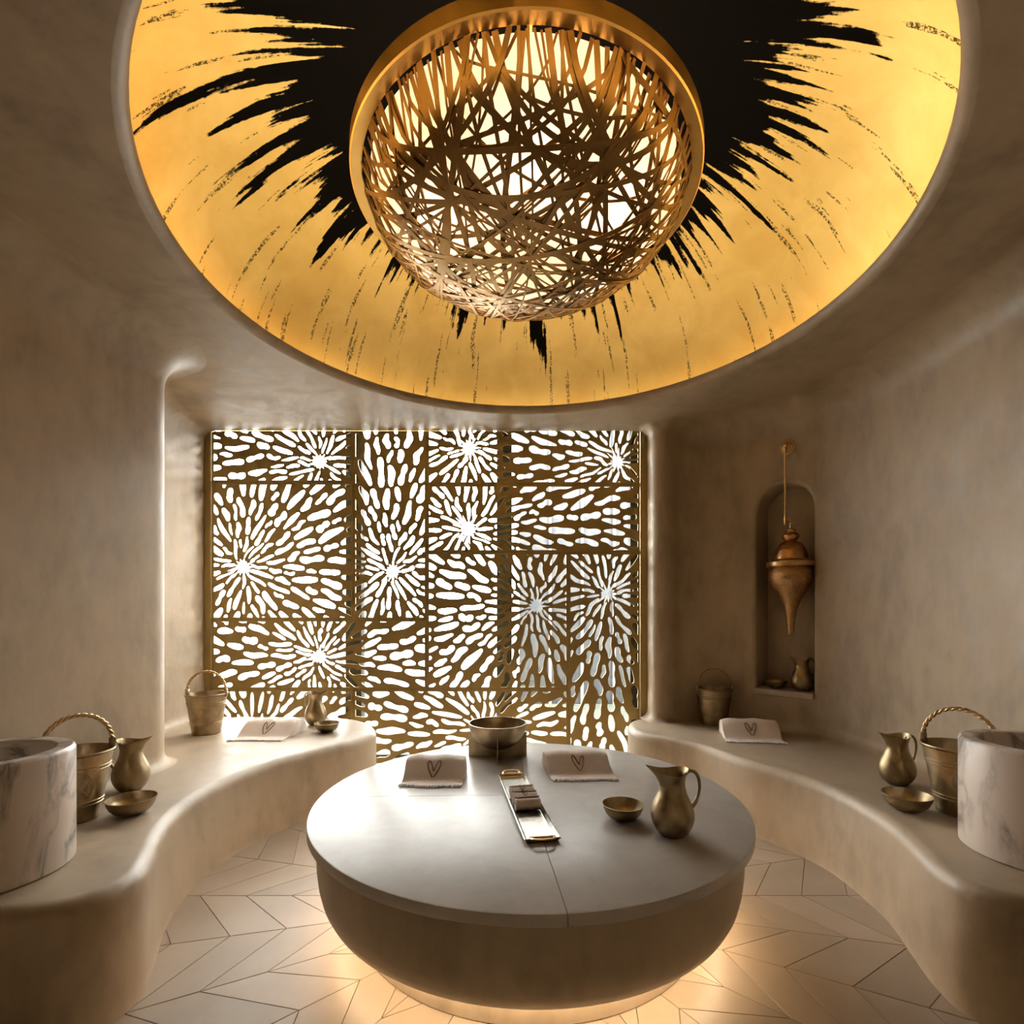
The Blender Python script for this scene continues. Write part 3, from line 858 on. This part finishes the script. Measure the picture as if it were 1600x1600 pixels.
# left bench, far end
bucket((-2.36,4.03,BZ), .1, 'brass bucket at the far left corner beside the screen', .143, .098, .305, True)
jug((-1.63,4.33,BZ), PI-.3, 'brass jug on the left bench standing against the screen', 1.03)
bowl((-1.445,4.07,BZ), 'brass bowl at the far rounded end of the left bench', .96)
# right bench
bucket((1.69,4.36,BZ), -.1, 'brass bucket with thin wire handle at the far end of the right bench', .138, .098, .295, False)
jug((2.10,2.845,BZ), .1, 'brass jug on the right bench behind a brass bowl', 1.03)
bowl((1.87,2.47,BZ), 'brass bowl on the right bench near the marble basin', 1.04)
bucket((2.085,2.43,BZ), -1.0, 'brass bucket with rope handle behind the right marble basin', .142, .085, .315, True, -1.15)
# table
jug((.64,2.08,TZ), .05, 'brass jug standing on the round stone table', 1.0)
bowl((.475,2.235,TZ), 'brass bowl on the round stone table beside the jug', .90)

# niche: sill, jug and bowl
SILZ = .765
def npos(u, w_): p = pA+ud*(uc+u)+wd*w_; return p
nrot = math.atan2(ud[1], ud[0])
sp_ = npos(0, 0)
sil = add('niche_sill', box('niche_sill', -NHW-.005, NHW+.005, -.03, ND-.002, -.045, 0, .004), M['sill'], loc=(sp_[0],sp_[1],SILZ), rot=(0,0,nrot)); tag(sil, 'thin stone sill at the bottom of the arched niche', 'shelf')
p = npos(.10, .10); jug((p[0],p[1],SILZ), 0.1, 'brass jug standing on the sill of the arched niche', .98)
p = npos(-.095, .09); bowl((p[0],p[1],SILZ), 'brass bowl on the sill of the arched niche', .80)

# hanging brass vessel before the niche
hp = npos(.045, .02)
H0 = 1.20
hv = thing('hanging_brass_vessel', 'engraved brass teardrop vessel hanging from a rod in the niche', 'vessel', (hp[0],hp[1],H0))
hv.scale = (1,1,1.055)
add('funnel', lathe('hv_funnel', [(0,.0),(.022,.0),(.026,.004),(.024,.012),(.026,.06),(.032,.13),(.044,.19),(.066,.25),(.098,.305),(.135,.36),(.156,.40),(.163,.435),(.160,.47),(.150,.495),(.14,.505),(0,.505)], 56, 40), simple('hammered_copper', (.46,.28,.14), .38, 1.0, .25, 60, .6, 110), parent=hv)
add('collar', lathe('hv_collar', [(.14,.500),(.155,.503),(.172,.512),(.176,.530),(.172,.545),(.150,.553),(.135,.56),(.12,.566)], 56, 40), M['polished'], parent=hv)
add('lid', lathe('hv_lid', [(.122,.56),(.120,.585),(.112,.625),(.096,.66),(.074,.685),(.048,.698),(.04,.704),(.05,.712),(.062,.728),(.062,.745),(.05,.757),(.036,.764),(.040,.772),(.036,.786),(.018,.794),(.0,.797)], 56, 40), simple('copper_lid', (.55,.30,.13), .30, 1.0, .18, 30, .3, 90), parent=hv)
topz = H0+.797
wallp = npos(.028, .0)
MZ = 2.60
rodp = np.array([npos(.028,-.045)[0], npos(.028,-.045)[1]])
rl = (rodp[0]-hp[0], rodp[1]-hp[1])
add('hook', join('hv_hook', [tube_vf([(0,0,.79),(0,0,.86)], .007, 8), tube_vf([(-.032,.01,.84),(.032,-.01,.84)], .007, 8), tube_vf([(rl[0],rl[1],.82),(rl[0],rl[1],.875)], .009, 8), tube_vf([(0,0,.85),(rl[0],rl[1],.85)], .007, 8)]), M['polished'], parent=hv)
add('rod', tube('hv_rod', [(rl[0],rl[1],.86),(rl[0],rl[1],MZ-H0)], .0075, 10), M['polished'], parent=hv)
wn = -wd
q0 = Vector((wallp[0]-hp[0], wallp[1]-hp[1], MZ-H0)); nv = Vector((wn[0], wn[1], 0))
rose = lathe('hv_rose', [(0,.0),(.055,.0),(.058,.006),(.050,.012),(.046,.011),(.042,.018),(.032,.02),(.026,.028),(.012,.032),(.012,.06),(0,.062)], 40, 40)
o = add('wall_rose', rose, M['polished'], parent=hv, loc=q0); o.rotation_euler = nv.to_track_quat('Z','Y').to_euler()

# ------------------------------------------------------------------ bowl on crossed plates (table)
br = thing('bowl_on_stand', 'wide brass bowl cradled in crossed metal plates on the stone table', 'bowl', (-.088,3.20,TZ), 0.02)
BR = .176
bz0 = .045
bprof = [(BR*math.sin(t), bz0+BR*.92-BR*.92*math.cos(t)) for t in np.linspace(0, PI/2*.98, 22)]
iprof = [((BR-.004)*math.sin(t), bz0+BR*.92-(BR-.005)*.92*math.cos(t)) for t in np.linspace(PI/2*.98, 0, 22)]
bprof[0] = (0, bprof[0][1]); iprof[-1] = (0, iprof[-1][1])
add('bowl', lathe('stand_bowl', bprof+[(BR+.002,bprof[-1][1]+.001),(BR+.002,bprof[-1][1]+.006),(BR-.005,bprof[-1][1]+.006)]+iprof, 64, 50), M['brass'], parent=br)
def plate():
    ht = .155; n = 24; hw = BR+.002; th = .004
    top = []
    for i in range(n+1):
        x = -hw+2*hw*i/n; xx = min(abs(x)/BR, .9999)
        z = bz0+BR*.92-BR*.92*math.sqrt(1-xx*xx)-.002
        top.append((x, min(z, ht)))
    V = [(x,-th/2,0) for x,_ in top]+[(x,-th/2,z) for x,z in top]; m_ = len(V)
    V += [(x,th/2,z) for x,_,z in V[:m_]]
    F = []
    k = n+1
    for i in range(n):
        F += [(i,i+1,k+i+1,k+i),(m_+i+1,m_+i,m_+k+i,m_+k+i+1),(k+i,k+i+1,m_+k+i+1,m_+k+i),(i+1,i,m_+i,m_+i+1)]
    F += [(0,k,m_+k,m_),(n,m_+n,m_+k+n,k+n)]
    me = mesh('cradle_plate', V, F, False); return me
PLM = plate()
add('cradle_plate', PLM, M['brass'], parent=br)
add('cradle_plate', PLM, M['brass'], parent=br, rot=(0,0,PI/2))

# ------------------------------------------------------------------ towels
HEART = [(-.10,0),(-.52,.32),(-.82,.70),(-.80,.95),(-.58,1.0),(-.34,.80),(-.12,.52),(.0,.40),(.14,.62),(.38,.92),(.66,1.03),(.82,.90),(.74,.62),(.42,.28),(.10,.0)]
def towel(loc, rz, W, label, seed, sy=1.0, h=.105, skew=0.0):
    t = thing('folded_towel', label, 'towel', loc, rz, 'blush towels with embroidered hearts')
    r = random.Random(seed)
    prof = spline([(0,.006),(.045,.007),(.068,.012),(.090,.030),(.132,h*.62),(.172,h*.92),(.205,h),(.235,h*.97),(.265,h*.75),(.285,h*.35),(.292,.006)], 40)
    prof[:,0] *= sy
    nx = 26; V = []; F = []
    ph = [r.uniform(0,6.3) for _ in range(4)]
    def surf(u, j, off=0.0):
        y, z = prof[j]
        e = abs(u)**6
        x = u*W/2*(1+.015*math.sin(y*40+ph[0]))+skew*(.29-y)
        yy = y+.004*math.sin(u*5+ph[1])-(.012*u*u if j < 6 else 0)*math.sin(ph[2])
        zz = z*(1-.10*e)+.003*math.sin(u*7+ph[3]+y*20)*min(1, z/.05)
        return Vector((x, yy, max(zz, .004)))
    for j in range(40):
        for i in range(nx): V.append(surf(-1+2*i/(nx-1), j))
    for j in range(40):
        for i in range(nx): p_ = surf(-1+2*i/(nx-1), j); V.append((p_[0], p_[1], .0015))
    m_ = 40*nx
    for j in range(39):
        for i in range(nx-1):
            q = j*nx+i; F.append((q,q+1,q+nx+1,q+nx)); F.append((m_+q+1,m_+q,m_+q+nx,m_+q+nx+1))
    for i in range(nx-1):
        F.append((i,m_+i,m_+i+1,i+1)); q = 39*nx+i; F.append((q+1,m_+q+1,m_+q,q))
    for j in range(39):
        a, b = j*nx, (j+1)*nx; F.append((a,b,m_+b,m_+a)); a, b = a+nx-1, b+nx-1; F.append((b,a,m_+a,m_+b))
    me = mesh('towel_cloth', V, F, True, 70); fixn(me)
    cl_ = add('cloth', me, M['towel'], parent=t)
    # fringe along the front hem
    parts = []
    n = 46
    for i in range(n):
        u = -1+2*i/(n-1); b = surf(u, 0)
        L = r.uniform(.012,.022); dx = r.uniform(-.006,.006)
        parts.append(tube_vf([(b[0],b[1]+.006,.006),(b[0]+dx*.4,b[1]-L*.5,.007+r.uniform(0,.003)),(b[0]+dx,b[1]-L,.003)], [.0042,.0036,.002], 5))
    add('fringe', join('fringe', parts, 80), M['fringe'], parent=t, kind='stuff')
    # embroidered heart on the sloping face
    hp_ = spline(HEART, 48); pts = []
    dd = np.r_[0, np.cumsum(np.linalg.norm(np.diff(prof, axis=0), axis=1))]
    s0, s1 = dd[9], dd[19]
    hs = (s1-s0)*.98
    for x, v in hp_:
        s = s0+v*hs; jf = np.interp(s, dd, np.arange(40)); j = min(38, int(jf)); f = jf-j
        u = x*hs*.42/(W/2)
        a = surf(u, j).lerp(surf(u, j+1), f); pts.append(a+Vector((0,-.0012,.0012)))
    add('embroidered_heart', tube('heart', pts, .0036, 6, flat=.6), M['thread'], parent=cl_, label='open heart outline sewn in taupe thread')
    return t
towel((-.415,2.64,TZ), -.02, .315, 'blush towel with heart on the stone table, left of the bowl on stand', 1)
towel((.355,2.74,TZ), .04, .345, 'blush towel with heart on the stone table, right of the bowl on stand', 2, skew=.10)
towel((-1.83,3.78,BZ), -.02, .38, 'blush towel with heart lying on the left bench', 3, 1.2, .11, skew=-.10)
towel((1.775,3.72,BZ), -.12, .40, 'blush towel with heart lying on the right bench below the niche', 4, 1.2, .12, skew=-.12)

# ------------------------------------------------------------------ tray with rolled cloths
ta, tn_ = np.array([-.002,2.79]), np.array([.118,2.00])
td = tn_-ta; TL = np.linalg.norm(td); trz = math.atan2(td[1], td[0])+PI/2     # local -y points at the near end
tc_ = (ta+tn_)/2
tr = thing('metal_tray', 'long narrow silvery metal tray on the stone table', 'tray', (tc_[0],tc_[1],TZ), trz)
tw, tl = .142, TL
def tray_mesh():
    V, F = [], []
    lv = [(0,0,.0),(.0,.0,.0)]
    def rect(ix, z): return [(-tw/2+ix,-tl/2+ix,z),(tw/2-ix,-tl/2+ix,z),(tw/2-ix,tl/2-ix,z),(-tw/2+ix,tl/2-ix,z)]
    rg = [rect(.012,0),rect(.0,.016),rect(-.002,.020),rect(.002,.021),rect(.004,.017),rect(.015,.004)]
    for q in rg: V += q
    for j in range(len(rg)-1):
        for i in range(4): k = (i+1)%4; F.append((j*4+i,j*4+k,(j+1)*4+k,(j+1)*4+i))
    F.append((3,2,1,0)); F.append(tuple((len(rg)-1)*4+i for i in range(4)))
    return fixn(mesh('tray_body', V, F, False))
add('tray_body', tray_mesh(), M['tray'], parent=tr)
for s in (1, -1):
    pts = spline([(-.046,s*(tl/2-.004),.020),(-.040,s*(tl/2+.022),.026),(-.02,s*(tl/2+.032),.028),(.02,s*(tl/2+.032),.028),(.040,s*(tl/2+.022),.026),(.046,s*(tl/2-.004),.020)], 26)
    V1 = tube_vf(pts, .0065, 8, flat=.7); V2 = tube_vf([(-.050,s*(tl/2-.006),.020),(.050,s*(tl/2-.006),.020)], .0065, 8)
    add('handle', join('tray_handle', [V1, V2], 60), M['polished'], parent=tr)
def roll_mesh(W, R):
    pts = []; n = 56
    V, F = [], []
    prof = []
    for i in range(n+1):
        t = i/n*2.6*2*PI; r = R*(.30+.70*i/n); prof.append((r*math.cos(t-PI*.75), R+r*math.sin(t-PI*.75)*.92))
    nx = 9
    for k, (y, z) in enumerate(prof):
        for i in range(nx): x = -W/2+W*i/(nx-1); V.append((x*(1+.01*math.sin(k*.9)), y, max(.001, z)))
    for k in range(n):
        for i in range(nx-1): F.append((k*nx+i,k*nx+i+1,(k+1)*nx+i+1,(k+1)*nx+i))
    me = mesh('rolled_cloth', V, F, True, 80)
    bm = bmesh.new(); bm.from_mesh(me); bmesh.ops.solidify(bm, geom=bm.faces[:], thickness=.0035); bmesh.ops.recalc_face_normals(bm, faces=bm.faces); bm.to_mesh(me); bm.free()
    me.polygons.foreach_set('use_smooth', [True]*len(me.polygons))
    return me
RW, RRr = .112, .030
RM = roll_mesh(RW, RRr)
tm = Matrix.Rotation(trz, 4, 'Z')
names = ['rolled blush cloth on the tray, nearest of the three', 'rolled blush cloth on the tray, middle of the three', 'rolled blush cloth on the tray, farthest of the three']
for k, yy in enumerate((-.075, .0, .075)):
    v = tm @ Vector((0, yy, 0))
    t = thing('rolled_cloth', names[k], 'cloth', (tc_[0]+v.x, tc_[1]+v.y, TZ+.0045), trz+(.02,-.03,.03)[k], 'rolled cloths on the tray')
    add('roll', RM, M['towel'], parent=t)
    if k > 0:
        pts = []
        for x, v_ in spline(HEART, 40):
            a = PI*.30+(v_-.5)*-.9
            a = PI-(.62+.95*v_)   # on the upper front of the roll
            rr2 = RRr+.0045; pts.append((x*.016, -rr2*math.cos(PI-a), RRr+rr2*math.sin(PI-a)*.92))
        add('embroidered_heart', tube('small_heart', pts, .0018, 5), M['thread'], parent=t)
